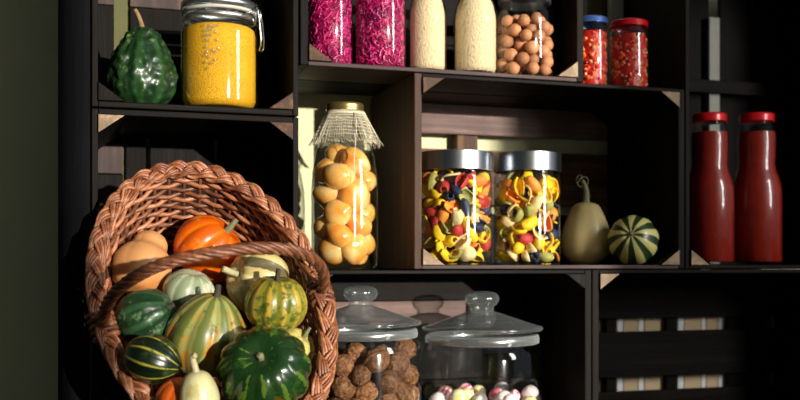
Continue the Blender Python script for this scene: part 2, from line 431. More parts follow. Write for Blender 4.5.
def stem(o, pts, r0, r1, mat, ridged=True, name='stem', flare=1.5):
    n = len(pts); P = [Vector(p) for p in pts]
    Q = []
    for i in range(13):
        t = i / 12 * (n - 1); k = min(int(t), n - 2); u = t - k
        a = P[max(k - 1, 0)]; b = P[k]; c = P[k + 1]; d = P[min(k + 2, n - 1)]
        Q.append(0.5 * ((2 * b) + (c - a) * u + (2 * a - 5 * b + 4 * c - d) * u * u + (3 * b - a - 3 * c + d) * u ** 3))
    rs = [(r0 * flare if i == 0 else r0 * (1.2 if i == 1 else 1)) + (r1 - r0) * i / 12 for i in range(13)]
    mb = MB(); mb.tube(Q, rs, 10)
    if ridged:
        for k, v in enumerate(mb.v):
            if k < 130 and (k % 10) % 2 == 0:
                c = Q[k // 10]; mb.v[k] = tuple(c + (Vector(v) - c) * 0.78)
    return mb.build(name, mat, o)
def aim(o, axis, loc, spin=0.0):
    q = Vector(axis).normalized().to_track_quat('Z', 'Y')
    o.rotation_mode = 'QUATERNION'; o.rotation_quaternion = q @ Quaternion((0, 0, 1), spin); o.location = loc
def sit(o, px, Y, z, axis=(0, 0, 1), spin=0.0, push=0.0):
    aim(o, axis, (0, 0, 0), spin); q = o.rotation_quaternion
    lo = min((q @ v.co).z for v in o.data.vertices)
    o.location = (Xb(px, Y), Y, z - lo + push)
def ell(rx, rz, top=0.0, bot=0.0, flat=1.0):
    """profile of a squashed ball with dimples"""
    out = []
    for i in range(9):
        t = -PI / 2 + PI * i / 8
        r = abs(cos(t)) ** flat * rx
        z = sin(t) * rz
        if i == 8: z -= top
        if i == 0: z += bot
        out.append((r if 0 < i < 8 else 0.0, z))
    return out

# --- on the left shelf: green bumpy gourd
z_ls = SHL + 0.008 + 0.0005
z_us = ZU + 0.006 + 0.0003
z_ms = ZM + 0.006 + 0.0003
m_green = gourd_mat('mottled_green_rind', srgb(24, 50, 26), srgb(36, 70, 32), (0.5, 0.95), srgb(120, 142, 84), 80, (0.60, 0.74), rough=0.35, bump=0.35, bs=90)
g = gourd('bumpy_green_gourd', 'bumpy dark green pear-shaped gourd beside the yellow jar', [(0, 0.004), (0.018, 0.0), (0.035, 0.014), (0.0425, 0.036), (0.0385, 0.059), (0.0275, 0.082), (0.018, 0.096), (0.009, 0.101), (0, 0.1)],
          m_green, ribs=9, depth=0.06, bumps=0.10, bump_s=110, warts=120, rng=4, n_stripe=9)
stem(g, [(0, 0, 0.096), (0.002, 0, 0.106), (0.006, 0.001, 0.117), (0.010, 0.001, 0.124)], 0.0035, 0.0026, plain('tan_stem', srgb(140, 112, 74), 0.8, bump=0.5, bs=150, var=0.3))
sit(g, 143, 0.055, z_ls)

# --- butternut squash on the middle shelf
m_butter = gourd_mat('cream_butternut_rind', srgb(206, 186, 128), None, mott=srgb(190, 160, 100), mott_s=25, mott_thr=(0.6, 0.8), rough=0.42, bump=0.05)
g = gourd('butternut_squash', 'pale cream butternut squash with curly dry stem beside pasta jars', [(0, 0.003), (0.018, 0.0), (0.0335, 0.015), (0.0370, 0.034), (0.0335, 0.056), (0.0255, 0.076), (0.0185, 0.088), (0.009, 0.092), (0, 0.091)], m_butter, ribs=8, depth=0.02, rng=8, cat='squash')
stem(g, [(0, 0, 0.09), (-0.001, 0, 0.104), (0.001, 0, 0.116), (0.006, 0, 0.126)], 0.006, 0.003, STEM_G)
mb = MB(); pts = [(0.004 + 0.010 * cos(t) * (1 - t / 14) + 0.004 * t / 6, 0.004 * sin(t * 0.7), 0.118 + 0.012 * sin(t) * (1 - t / 16) + 0.0012 * t) for t in [i * 0.35 for i in range(30)]]
mb.tube(pts, 0.0007, 5); mb.build('tendril', STEM_G, g)
sit(g, 586, 0.10, z_ms)
# --- striped gourd
m_strip = gourd_mat('green_and_cream_striped_rind', srgb(40, 66, 36), srgb(214, 206, 130), (0.42, 0.60), srgb(60, 84, 40), 60, (0.66, 0.78), rough=0.36, bump=0.1, wob=0.55)
g = gourd('striped_gourd', 'round gourd with dark green and cream stripes beside butternut squash', ell(0.0365, 0.0345, 0.004, 0.004), m_strip, ribs=9, depth=0.04, rng=5)
stem(g, [(0, 0, 0.028), (0, 0, 0.034)], 0.004, 0.004, STEM_G)
sit(g, 633, 0.036, z_ms, axis=(-0.55, -0.75, 0.25), spin=0.2)

# ------------------------------------------------------------------ jar helpers
def jar_mesh(parent, prof, name='glass_body', mat=GLASS, seg=64):
    return MB().lathe(prof, seg).build(name, mat, parent)
def deposit(R, zmax, rfun, n, seed, tries=260, z0=0.0, zr=None):
    """drop balls one by one into a cylinder, each at the lowest resting place found"""
    rnd = random.Random(seed); S = []
    for _ in range(n):
        r = rfun(rnd); best = None
        for _ in range(tries):
            a = rnd.random() * 2 * PI; q = (R - r) * (1.0 if rnd.random() < 0.62 else math.sqrt(rnd.random()))
            x, y = q * cos(a), q * sin(a); z = z0 + r
            for (X, Yy, Z, Q) in S:
                d2 = (x - X) ** 2 + (y - Yy) ** 2; s = r + Q
                if d2 < s * s: z = max(z, Z + math.sqrt(s * s - d2))
            if best is None or z < best[2]: best = (x, y, z, r)
        if best[2] + r > zmax: break
        S.append(best)
    return S
def rand_quat(rnd):
    v = Vector((rnd.gauss(0, 1), rnd.gauss(0, 1), rnd.gauss(0, 1), rnd.gauss(0, 1))).normalized()
    q = Quaternion(v); q.normalize(); return q

# ------------------------------------------------------------------ flip-top jar of millet
def at(px, Y, z): p = wp(px, 265, Y); return (p.x, Y, z)
Lj = at(219.5, 0.055, z_ls); s = scale_at(Lj); R = 38.5 * s
j = thing('clip_top_jar', 'clip-top glass jar full of yellow grain at top left', 'jar', Lj)
hb = 88 * s
jar_mesh(j, [(0, 0.003), (R * 0.72, 0.001), (R * 0.9, 0.0), (R * 0.98, 0.004), (R, 0.012), (R, hb - 0.014), (R * 0.985, hb - 0.007), (R * 0.93, hb - 0.002), (R * 0.88, hb), (R * 0.88, hb + 0.006), (R * 0.92, hb + 0.008), (R * 0.92, hb + 0.011), (R * 0.84, hb + 0.011), (R * 0.82, hb + 0.004)])
MB().lathe([(R * 0.86, hb + 0.0115), (R * 0.96, hb + 0.0115), (R * 0.96, hb + 0.0145), (R * 0.86, hb + 0.0145)], 48).build('rubber_seal', RUBBER, j)
lid = MB().lathe([(R * 0.84, hb + 0.015), (R * 0.95, hb + 0.015), (R * 0.96, hb + 0.02), (R * 0.93, hb + 0.026), (R * 0.8, hb + 0.03), (R * 0.6, hb + 0.029), (0, hb + 0.028)], 48).build('glass_lid', GLASS_T, j)
MB().lathe([(R * 0.89, hb + 0.0015), (R * 0.915, hb + 0.0015), (R * 0.925, hb + 0.005), (R * 0.915, hb + 0.0075), (R * 0.89, hb + 0.0075)], 48).build('neck_band', STEEL, j)
MB().lathe([(R * 0.965, hb + 0.0165), (R * 0.985, hb + 0.0165), (R * 0.985, hb + 0.0245), (R * 0.95, hb + 0.0245)], 48).build('lid_band', STEEL, j)
mb = MB()
rx = R * 0.99
for sy in (-1, 1):
    mb.tube([(rx * 0.75, sy * 0.03, hb + 0.005), (rx * 0.97, sy * 0.022, hb + 0.012), (rx * 1.05, sy * 0.014, hb + 0.02), (rx * 1.09, sy * 0.012, hb + 0.004), (rx * 1.14, sy * 0.011, hb - 0.02), (rx * 1.13, sy * 0.009, hb - 0.03), (rx * 1.08, sy * 0.007, hb - 0.0345)], 0.0012, 6)
    mb.tube([(rx * 1.0, sy * 0.012, hb + 0.024), (rx * 1.05, sy * 0.012, hb + 0.016), (rx * 1.0, sy * 0.013, hb - 0.004), (rx * 0.93, sy * 0.02, hb + 0.004)], 0.0012, 6)
mb.tube([(rx * 1.08, -0.007, hb - 0.0345), (rx * 1.08, 0.007, hb - 0.0345)], 0.0012, 6)
o = mb.build('wire_clasp', WIRE, j)
o.rotation_euler = (0, 0, -0.35)
mb = MB(); rnd = random.Random(3)
for i, (dx, dz) in enumerate([(-2, 0), (1, 0.5), (4, 0), (-3, -3), (0, -3), (3, -3), (-2, -6), (1, -6), (-3, 3), (3, 3), (6, 2), (-1, -10), (-2, -15), (0, -13), (5, -12), (8, -13), (2, -16), (-2, -19), (7, -18), (9, -6), (8, -1), (0, -23), (4, -20), (11, -11), (10, 3)]):
    a = -PI / 2 - TH + dx / 38.0 - 0.12; mb.ball((R * cos(a), R * sin(a), hb - 0.018 + dz * 1.6 * s), 0.0021, 8, 6)
mb.build('raised_dots', GLASS_T, j)
def grain_mat(name, c1, c2, scale, stretch=(1, 1, 1), bump=0.5):
    n = NT(name); v = n.coord(stretch); vo = n.voro(v, scale)
    big = n.noise(n.coord(), 30, 3)
    c = n.ramp(vo.outputs['Distance'], [(0.0, c1), (0.55, c1), (0.95, c2)])
    c = n.mix(n.ramp(big, [(0.3, (0, 0, 0)), (0.75, (0.35,) * 3)]), c, c2)
    h = n.math('SUBTRACT', 1.0, vo.outputs['Distance'])
    return n.pbr(c, 0.7, bump=n.bump(h, bump, 0.0015), spec=0.25)
Rm = R - 0.0034
o = MB().lathe([(0, 0.005), (Rm * 0.7, 0.005), (Rm * 0.92, 0.006), (Rm, 0.014), (Rm, hb - 0.015), (Rm * 0.97, hb - 0.009), (Rm * 0.88, hb - 0.006), (0, hb - 0.004)], 48).build('millet', grain_mat('yellow_millet', srgb(226, 172, 30), srgb(190, 122, 8), 620), auto=60)
o.location = Lj; tag(o, 'fine yellow millet grain filling the clip-top jar', 'grain', kind='stuff')

# ------------------------------------------------------------------ beet jars
BEET = plain('shredded_beet_core', srgb(150, 10, 70), 0.35, bump=0.8, bs=160, var=0.5)
BEETS = [plain('beet_shred_' + n_, c, 0.3, spec=0.6, sss=0.0, bs=200, var=0.3) for n_, c in (('magenta', srgb(172, 14, 88)), ('pink', srgb(206, 46, 118)), ('purple', srgb(104, 4, 58)))]
def beet_jar(px0, px1, Y, label_j, label_c, seed):
    L = at((px0 + px1) / 2, Y, z_us); s = scale_at(L); R = (px1 - px0) / 2 * s; hh = 0.125
    j = thing('glass_jar', label_j, 'jar', L, 'tall jars of shredded beet')
    jar_mesh(j, [(0, 0.003), (R * 0.7, 0.001), (R * 0.92, 0.0), (R, 0.006), (R, hh - 0.02), (R * 0.95, hh - 0.01), (R * 0.8, hh), (R * 0.8, hh + 0.012)])
    MB().lathe([(0, hh + 0.014), (R * 0.83, hh + 0.014), (R * 0.85, hh + 0.012), (R * 0.85, hh + 0.002), (R * 0.81, hh + 0.002)], 48).build('lid', GOLD, j)
    rnd = random.Random(seed); mb = MB(); r0 = R - 0.0045
    mb.lathe([(0, 0.004), (r0, 0.004), (r0, hh - 0.025), (0, hh - 0.022)], 40, 0)
    for k in range(620):
        a = rnd.random() * 2 * PI; z = rnd.uniform(0.007, hh - 0.03); ln = rnd.uniform(0.008, 0.020); tl = rnd.uniform(-1.3, 1.3); cv = rnd.uniform(-0.9, 0.9)
        pts = []
        rr = R - rnd.uniform(0.0028, 0.0052)
        for q in range(6):
            t = q / 5 - 0.5; th = tl + cv * t * 2
            pts.append((rr * cos(a + t * ln / R * cos(th)), rr * sin(a + t * ln / R * cos(th)), min(max(z + t * ln * sin(th), 0.005), hh - 0.026)))
        mb.tube(pts, rnd.uniform(0.0008, 0.0016), 5, mi=1 + rnd.choice((0, 0, 1, 2)))
    o = mb.build('shredded_beet', [BEET] + BEETS); o.location = L
    tag(o, label_c, 'pickled beet', kind='stuff')
beet_jar(307, 353, 0.055, 'glass jar of shredded beet, at the left end of upper shelf', 'magenta shredded beet inside the leftmost jar on the upper shelf', 1)
beet_jar(354.5, 406, 0.05, 'glass jar of shredded beet, next to the rice jar', 'magenta shredded beet inside the jar next to the rice', 2)

# ------------------------------------------------------------------ rice jars
RICE = grain_mat('white_rice_grains', srgb(224, 202, 162), srgb(202, 174, 132), 400, (1, 1, 0.6), 0.5)
def rice_jar(px0, px1, Y, lj, lc):
    L = at((px0 + px1) / 2, Y, z_us); s = scale_at(L); R = (px1 - px0) / 2 * s; hh = 0.112
    j = thing('glass_jar', lj, 'jar', L, 'glass jars of rice')
    pf = lambda R, e: [(0, 0.003 + e), (R * 0.7, 0.001 + e), (R * 0.92, e), (R, 0.006 + e), (R, hh - 0.034), (R * 0.97, hh - 0.025), (R * 0.88, hh - 0.014), (R * 0.75, hh - 0.005), (R * 0.68, hh)]
    jar_mesh(j, [(0, 0.001), (R * 0.85, 0.0), (R * 1.03, 0.001), (R * 1.04, 0.004), (R * 1.0, 0.007)] + pf(R, 0)[4:] + [(R * 0.68, hh + 0.012), (R * 0.73, hh + 0.014)])
    MB().lathe([(0, hh + 0.027), (R * 0.77, hh + 0.027), (R * 0.8, hh + 0.024), (R * 0.8, hh + 0.015), (R * 0.74, hh + 0.015)], 48).build('lid', STEEL, j)
    o = MB().lathe(pf(R - 0.003, 0.006) + [(0, hh)], 48).build('rice', RICE); o.location = L
    tag(o, lc, 'rice', kind='stuff')
rice_jar(408, 447, 0.05, 'glass jar of white rice beside the beet jars', 'white rice inside the jar beside the beet jars')
rice_jar(453, 498, 0.045, 'glass jar of white rice beside the jar of nuts', 'white rice inside the jar beside the nuts')

# ------------------------------------------------------------------ hazelnuts
def nut_mat(name, a, b, c, sc=60, bmp=0.3, stretch=(1, 1, 1), rough=0.5):
    n = NT(name); v = n.coord(stretch, rnd=True); q = n.noise(v, sc, 5, 0.65, 0.6)
    col = n.ramp(q, [(0.28, a), (0.5, b), (0.75, c)])
    oi = n.n('ShaderNodeObjectInfo'); hs = n.n('ShaderNodeHueSaturation'); n.l(col, hs.inputs['Color'])
    n.l(n.math('ADD', n.math('MULTIPLY', oi.outputs['Random'], 0.7), 0.65), hs.inputs['Value'])
    return n.pbr(hs.outputs[0], rough, bump=n.bump(q, bmp, 0.003), spec=0.35)
HAZ = nut_mat('hazelnut_shell', srgb(146, 84, 50), srgb(192, 128, 86), srgb(226, 178, 134), 90, 0.15, (1, 1, 0.35))
mb = MB()
def nut_profile(r): return [(0, -r), (r * 0.55, -r * 0.86), (r * 0.9, -r * 0.45), (r, 0.0), (r * 0.88, r * 0.5), (r * 0.55, r * 0.85), (r * 0.2, r * 1.02), (0, r * 1.08)]
haz_me = MB().lathe(nut_profile(1.0), 20).mesh('hazelnut', HAZ)
L = at(524.5, 0.045, z_us); s = scale_at(L); R = 30 * s; hh = 0.105
j = thing('glass_jar', 'glass jar of hazelnuts at the right end of upper crate', 'jar', L)
jar_mesh(j, [(0, 0.003), (R * 0.7, 0.001), (R * 0.92, 0.0), (R, 0.006), (R, hh - 0.018), (R * 0.96, hh - 0.009), (R * 0.82, hh), (R * 0.82, hh + 0.012)])
MB().lathe([(0, hh + 0.014), (R * 0.86, hh + 0.014), (R * 0.88, hh + 0.012), (R * 0.88, hh + 0.002), (R * 0.83, hh + 0.002)], 48).build('lid', STEEL, j)
def fit(me, b, q, sc, lim, z0, zmax=None):
    # keep a turned piece inside the glass: slide it inwards / upwards by whatever sticks out
    x, y, z = b[0], b[1], b[2]
    for _ in range(3):
        e = 0.0; low = 1.0
        rl = lim(z) if callable(lim) else lim
        for v in me.vertices:
            p = q @ (v.co * sc)
            rr = lim(z + p.z) if callable(lim) else lim
            e = max(e, math.hypot(x + p.x, y + p.y) - rr); low = min(low, z + p.z)
        h = math.hypot(x, y)
        if e > 0 and h > 1e-6:
            k = max(h - e, 0) / h; x *= k; y *= k
        if low < z0: z += z0 - low
    return x, y, z
def scatter(name, me, balls, L, label, cat, group, seed, sq=1.0, keep=None, lim=None, z0=0.003):
    rnd = random.Random(seed); first = None
    for b in balls:
        if keep and not keep(b): continue
        if first is None: o = first = bpy.data.objects.new(name, me)
        else: o = first.copy()
        q = rand_quat(rnd)
        x, y, z = fit(me, b, q, b[3] * sq, lim, z0) if lim else b[:3]
        COL.objects.link(o); o.location = (L[0] + x, L[1] + y, L[2] + z)
        o.rotation_mode = 'QUATERNION'; o.rotation_quaternion = q; o.scale = (b[3] * sq,) * 3
        tag(o, label, cat, group)
front = lambda R, d: (lambda b: b[0] * -RT.y * 0 + (b[0] * FW.x + b[1] * FW.y) < R * d)
bl = deposit(R - 0.0015, hh - 0.012, lambda r: r.uniform(0.0080, 0.0098), 140, 5, z0=0.003)
scatter('hazelnut', haz_me, bl, L, 'round brown hazelnut among the others in the hazelnut jar', 'nut', 'hazelnuts in the glass jar', 9, 0.98, front(R, 0.25))

# ------------------------------------------------------------------ small jars of red relish
RELC = plain('relish_sauce', srgb(190, 30, 14), 0.3, bump=0.6, bs=200, var=0.4)
RELS = [plain('relish_' + k, c, 0.3, spec=0.6, bs=200, var=0.2) for k, c in (('red', srgb(224, 34, 18)), ('dark_red', srgb(160, 14, 10)), ('orange', srgb(240, 112, 52)), ('cream', srgb(232, 170, 110)))]
def relish_jar(px0, px1, Y, ytop, lj, lc, lidm, ll, seed):
    L = at((px0 + px1) / 2, Y, ZU + 0.0003); s = scale_at(L); R = (px1 - px0) / 2 * s
    hh = (wp((px0 + px1) / 2, ytop, Y).z - L[2])
    j = thing('glass_jar', lj, 'jar', L)
    hb = hh - 0.009
    jar_mesh(j, [(0, 0.003), (R * 0.7, 0.001), (R * 0.92, 0.0), (R, 0.005), (R, hb - 0.012), (R * 0.96, hb - 0.006), (R * 0.88, hb - 0.002), (R * 0.88, hb + 0.006)])
    o = MB().lathe([(0, hh), (R * 0.88, hh), (R * 0.96, hh - 0.0012), (R * 0.98, hh - 0.003), (R * 0.97, hb + 0.001), (R * 0.99, hb), (R * 0.9, hb)], 48).build('lid', lidm, j)
    if ll: o['label'] = ll
    rnd = random.Random(seed); mb = MB(); r0 = R - 0.004
    mb.lathe([(0, 0.004), (r0, 0.004), (r0, hb - 0.012), (0, hb - 0.010)], 40, 0)
    for k in range(260):
        a = rnd.random() * 2 * PI; z = rnd.uniform(0.006, hb - 0.013); c = ((R - 0.0045) * cos(a), (R - 0.0045) * sin(a), z)
        mb.ball(c, rnd.uniform(0.0022, 0.0042), 6, 5, 1 + rnd.choice((0, 0, 1, 2, 2, 2, 3)), rand_quat(rnd).to_matrix(), (1, 0.75, rnd.uniform(0.5, 1.1)))
    o = mb.build('pepper_relish', [RELC] + RELS, smooth=False); o.location = L
    tag(o, lc, 'relish', kind='stuff')
relish_jar(575, 608, 0.045, 18.5, 'small glass jar of red relish with blue lid', 'chopped red pepper relish inside the blue-lidded jar', BLUECAP, 'blue and silver metal lid', 1)
relish_jar(609.5, 648, 0.045, 22, 'small glass jar of red relish with red lid', 'chopped red pepper relish inside the red-lidded jar', REDCAP, 'red metal lid', 2)

# ------------------------------------------------------------------ bottle jar of preserved fruit with lace
L = at(345, 0.055, ZM + 0.0003); s = scale_at(L); R = 33.5 * s
zt = lambda py: wp(345, py, 0.055).z - L[2]
j = thing('bottle_jar', 'tall clear bottle jar of preserved peaches with lace under gold lid', 'jar', L)
prof = [(0, 0.004), (R * 0.75, 0.001), (R * 0.93, 0.0), (R * 0.985, 0.006), (R, 0.03), (R * 1.0, zt(190)), (R * 0.97, zt(172)), (R * 0.88, zt(155)), (R * 0.74, zt(140)), (R * 0.6, zt(128)), (R * 0.54, zt(120)), (R * 0.54, zt(109))]
jar_mesh(j, prof, mat=glass_mat('bottle_glass', (0.95, 0.98, 0.96), 0.06, 0.8, 0.03, 2.6))
MB().lathe([(0, zt(104)), (R * 0.53, zt(104)), (R * 0.565, zt(105)), (R * 0.57, zt(107)), (R * 0.565, zt(110)), (R * 0.575, zt(111)), (R * 0.565, zt(112))], 48).build('lid', GOLD, j)['label'] = 'gold metal lid'
mb = MB()
def lace_w(a, jx): return 1 + (0.075 * sin(9 * a) + 0.05 * sin(14 * a + 1)) * (jx / 9) ** 1.2
lp = []
for i in range(10):
    t = i / 9; lp.append((R * (0.585 + 0.36 * t ** 1.15), zt(112.5) - (0.038 * t) * (0.75 + 0.25 * t)))
mb.lathe(lp, 84, wob=lace_w)
o = mb.build('lace_cover', THREAD, j); w = o.modifiers.new('weave', 'WIREFRAME'); w.thickness = 0.00085; w.use_replace = True
o['label'] = 'cream open-weave lace cloth with fringe'
mb = MB(); rnd = random.Random(5)
for i in range(120):
    a = 2 * PI * i / 120; k = lace_w(a, 9); r = lp[-1][0] * k; z = lp[-1][1]
    e = rnd.uniform(0.003, 0.008)
    mb.tube([(r * cos(a), r * sin(a), z), ((r + e * 0.5) * cos(a + .03), (r + e * 0.5) * sin(a + .03), z - e * 0.6), ((r + e * 0.7) * cos(a + .06), (r + e * .7) * sin(a + .06), z - e)], 0.0004, 4)
mb.build('fringe', THREAD, o)
mb = MB()
for k in range(3):
    mb.tube([(R * 0.6 * cos(a), R * 0.6 * sin(a), zt(114) - 0.0011 * k) for a in [2 * PI * q / 40 for q in range(40)]], 0.0008, 5, True)
mb.tube([(R * 0.1, -R * 0.6, zt(115)), (R * 0.12, -R * 0.85, zt(124)), (R * 0.06, -R * 1.0, zt(140)), (R * 0.0, -R * 1.03, zt(165)), (R * 0.04, -R * 1.03, zt(185))], 0.0006, 5)
mb.build('tie_string', THREAD, j)
def fruit_mat():
    n = NT('preserved_peach'); v = n.coord(rnd=True); q = n.noise(v, 0.9, 2, 0.4)
    c = n.ramp(q, [(0.3, srgb(240, 146, 48)), (0.5, srgb(246, 180, 92)), (0.72, srgb(250, 212, 150))])
    return n.pbr(c, 0.22, bump=n.bump(n.noise(v, 5, 2, 0.5), 0.05, 0.01), spec=0.6, sss=0.5, coat=0.3)
fm = MB()
fp = [(0, -0.92), (0.5, -0.84), (0.86, -0.5), (0.97, -0.08), (0.88, 0.36), (0.64, 0.74), (0.36, 1.02), (0.15, 1.14), (0, 1.16)]
fm.lathe(fp, 24, wob=lambda a, jx: 1 - 0.10 * math.exp(-((a - PI) / 0.35) ** 2)); fm.v = [(x * 0.86, y * 1.08, z * 1.05) for x, y, z in fm.v]; fruit_me = fm.mesh('peach', fruit_mat())
def in_prof(z):
    if z >= prof[-1][1]: return prof[-1][0]
    for (r0, z0), (r1, z1) in zip(prof[3:], prof[4:]):
        if z0 <= z <= z1: return r0 + (r1 - r0) * (z - z0) / (z1 - z0 + 1e-9)
    return R * 0.9
bl = deposit(R - 0.0065, zt(134), lambda r: r.uniform(0.0130, 0.0170), 60, 31, 500, z0=0.004)
bl = [b for b in bl if math.hypot(b[0], b[1]) + b[3] * 1.0 < in_prof(b[2] + b[3] * 0.3)]
scatter('peach', fruit_me, bl, L, 'pale orange preserved peach packed among others in the bottle jar', 'fruit', 'preserved peaches in the bottle jar', 4, 1.33, lim=lambda z: in_prof(max(z, prof[3][1])) - 0.0012, z0=0.006)

# ------------------------------------------------------------------ pasta jars
def pasta_mat(name, c):
    n = NT(name); v = n.coord(rnd=True); q = n.noise(v, 1.5, 3)
    col = n.ramp(q, [(0.3, [k * 0.8 for k in c]), (0.7, [min(1, k * 1.15) for k in c])])
    return n.pbr(col, 0.55, spec=0.3, sss=0.1)
PC = [('yellow', srgb(250, 200, 34), 34), ('orange', srgb(236, 146, 54), 17), ('sage green', srgb(164, 158, 84), 18), ('cream', srgb(234, 208, 150), 20), ('beet red', srgb(178, 54, 50), 8), ('navy blue', srgb(36, 42, 70), 12)]
PM = [pasta_mat('pasta_' + k.replace(' ', '_'), c) for k, c, _ in PC]
def shell_mesh(m):      # curled shell
    vs = []; fs = []; nu, nv = 14, 9
    for i in range(nu + 1):
        u = i / nu; th = -2.3 + 4.6 * u
        for k in range(nv + 1):
            v = k / nv * 2 - 1
            r = 0.66 * (1 - 0.5 * v * v) * (1 + 0.05 * cos(24 * u))
            vs.append((r * cos(th) - 0.1, v * 1.02, r * sin(th) + 0.15 * v * v))
    for i in range(nu):
        for k in range(nv):
            fs.append((i * (nv + 1) + k, (i + 1) * (nv + 1) + k, (i + 1) * (nv + 1) + k + 1, i * (nv + 1) + k + 1))
    mb = MB(); mb.add(vs, fs); return mb.mesh('pasta_shell', m)
def ear_mesh(m):        # little cup with a rolled rim
    mb = MB(); mb.lathe([(0, -0.50), (0.4, -0.46), (0.72, -0.25), (0.9, 0.05), (0.98, 0.34), (0.9, 0.42), (0.8, 0.3), (0.66, 0.0), (0.4, -0.2), (0, -0.28)], 20, wob=lambda a, k: 1 + 0.14 * cos(2 * a) + 0.05 * cos(3 * a)); return mb.mesh('pasta_cup', m)
def curl_mesh(m):       # thin curled strip
    mb = MB(); mb.tube([(0.85 * cos(a), 0.85 * sin(a), 0.35 * (a - 2)) for a in [q * 0.3 for q in range(14)]], [0.24] * 14, 8, flat=0.45)
    return mb.mesh('pasta_curl', m)
PSH = {}
for i in range(6):
    for kind, fn in (('shell', shell_mesh), ('cup', ear_mesh), ('curl', curl_mesh)):
        PSH[kind, i] = fn(PM[i])
LIDSTEEL = plain('dark_brushed_steel', (0.36, 0.38, 0.41), 0.27, 1.0, var=0.05)
def pasta_jar(px0, px1, Y, ylid, lj, where, seed):
    pc = (px0 + px1) / 2; L = at(pc, Y, z_ms); s = scale_at(L); R = (px1 - px0) / 2 * s
    zz_ = lambda py: wp(pc, py, Y).z - L[2]
    hh = zz_(ylid); hl = zz_(ylid + 18)
    j = thing('storage_jar', lj, 'jar', L, 'steel-lidded jars of pasta')
    jar_mesh(j, [(0, 0.004), (R * 0.8, 0.002), (R * 0.92, 0.0), (R * 0.975, 0.004), (R * 0.98, 0.010), (R * 0.98, hl - 0.012), (R * 0.96, hl - 0.006), (R * 0.93, hl - 0.002), (R * 0.93, hl + 0.004)])
    MB().lathe([(0, hh), (R * 0.995, hh), (R, hh - 0.0005), (R, hl), (R * 0.94, hl)], 64).build('lid', LIDSTEEL, j, auto=25)
    rnd = random.Random(seed)
    bl = deposit(R * 0.98 - 0.003, hl + 0.001, lambda r: r.uniform(0.0066, 0.0088), 420, seed, 120, z0=0.0035)
    pal = sum([[i] * w for i, (_, _, w) in enumerate(PC)], [])
    firsts = {}
    for b in bl:
        if (b[0] * FW.x + b[1] * FW.y) > R * 0.35: continue
        if math.hypot(b[0], b[1]) < R * 0.45: continue
        i = rnd.choice(pal); kind = rnd.choice(('shell', 'cup', 'cup', 'shell', 'curl'))
        key = (kind, i)
        if key not in firsts: o = firsts[key] = bpy.data.objects.new('pasta_' + kind, PSH[key]); 
        else: o = firsts[key].copy()
        if kind == 'shell' and not o.modifiers:
            sd = o.modifiers.new('thickness', 'SOLIDIFY'); sd.thickness = 0.14; sd.offset = 0
        q = rand_quat(rnd); x, y, z = fit(PSH[key], b, q, b[3] * 1.5, R * 0.98 - 0.001, 0.004)
        COL.objects.link(o); o.location = (L[0] + x, L[1] + y, L[2] + z)
        o.rotation_mode = 'QUATERNION'; o.rotation_quaternion = q; o.scale = (b[3] * 1.5,) * 3
        nm = {'shell': 'curled pasta shell', 'cup': 'round pasta cup', 'curl': 'thin pasta curl'}[kind]
        tag(o, '%s %s among the mixed pasta in the %s' % (PC[i][0], nm, where), 'pasta', '%s pasta %ss in the %s' % (PC[i][0], kind, where))
pasta_jar(419, 492.5, 0.055, 153.5, 'steel-lidded glass jar of mixed colourful pasta beside the brown crate side', 'left pasta jar', 21)
pasta_jar(493.5, 561, 0.06, 154.5, 'steel-lidded glass jar of mixed colourful pasta beside the butternut squash', 'right pasta jar', 22)

# ------------------------------------------------------------------ tomato bottles
def sauce_mat():
    n = NT('tomato_sauce'); v = n.coord(); q = n.noise(v, 60, 5, 0.7)
    c = n.ramp(q, [(0.3, srgb(118, 18, 4)), (0.7, srgb(150, 30, 8))])
    return n.pbr(c, 0.35, bump=n.bump(q, 0.15, 0.001), spec=0.4)
SAUCE = sauce_mat()
GLASS_B = glass_mat('bottle_clear_glass', (0.97, 0.985, 0.98), 0.03, 0.35, 0.04, 4.0)
def bottle(pc, hw, Y, lj, lc):
    L = at(pc, Y, z_ms + 0.0); s = scale_at(L); R = hw * s
    zz_ = lambda py: wp(pc, py, Y).z - L[2]
    t = thing('sauce_bottle', lj, 'bottle', L, 'bottles of tomato sauce')
    pf = [(0, 0.003), (0.8, 0.001), (0.94, 0.0), (1.0, 0.006), (1.0, zz_(198)), (0.985, zz_(189)), (0.91, zz_(180)), (0.80, zz_(173)), (0.73, zz_(165)), (0.755, zz_(152)), (0.775, zz_(138)), (0.73, zz_(131)), (0.63, zz_(126)), (0.62, zz_(118))]
    jar_mesh(t, [(r * R, z) for r, z in pf], mat=GLASS_B)
    hh = zz_(114); hc = zz_(122.5)
    MB().lathe([(0, hh), (R * 0.6, hh), (R * 0.67, hh - 0.0012), (R * 0.69, hh - 0.004), (R * 0.68, hc + 0.002), (R * 0.7, hc), (R * 0.62, hc)], 40).build('cap', REDCAP, t)['label'] = 'red metal cap'
    o = MB().lathe([(max(r * R - 0.0016, 0), max(z, 0.004)) for r, z in pf[:10]] + [(R * 0.7, zz_(133)), (0, zz_(133))], 48).build('tomato_sauce', SAUCE, auto=60)
    o.location = L; tag(o, lc, 'sauce', kind='stuff')
bottle(709.5, 24.5, 0.045, 'glass bottle of red tomato sauce nearer the striped gourd', 'deep red tomato sauce inside the bottle nearer the striped gourd')
bottle(757, 24.5, 0.045, 'glass bottle of red tomato sauce at the far right of the shelf', 'deep red tomato sauce inside the far right bottle')

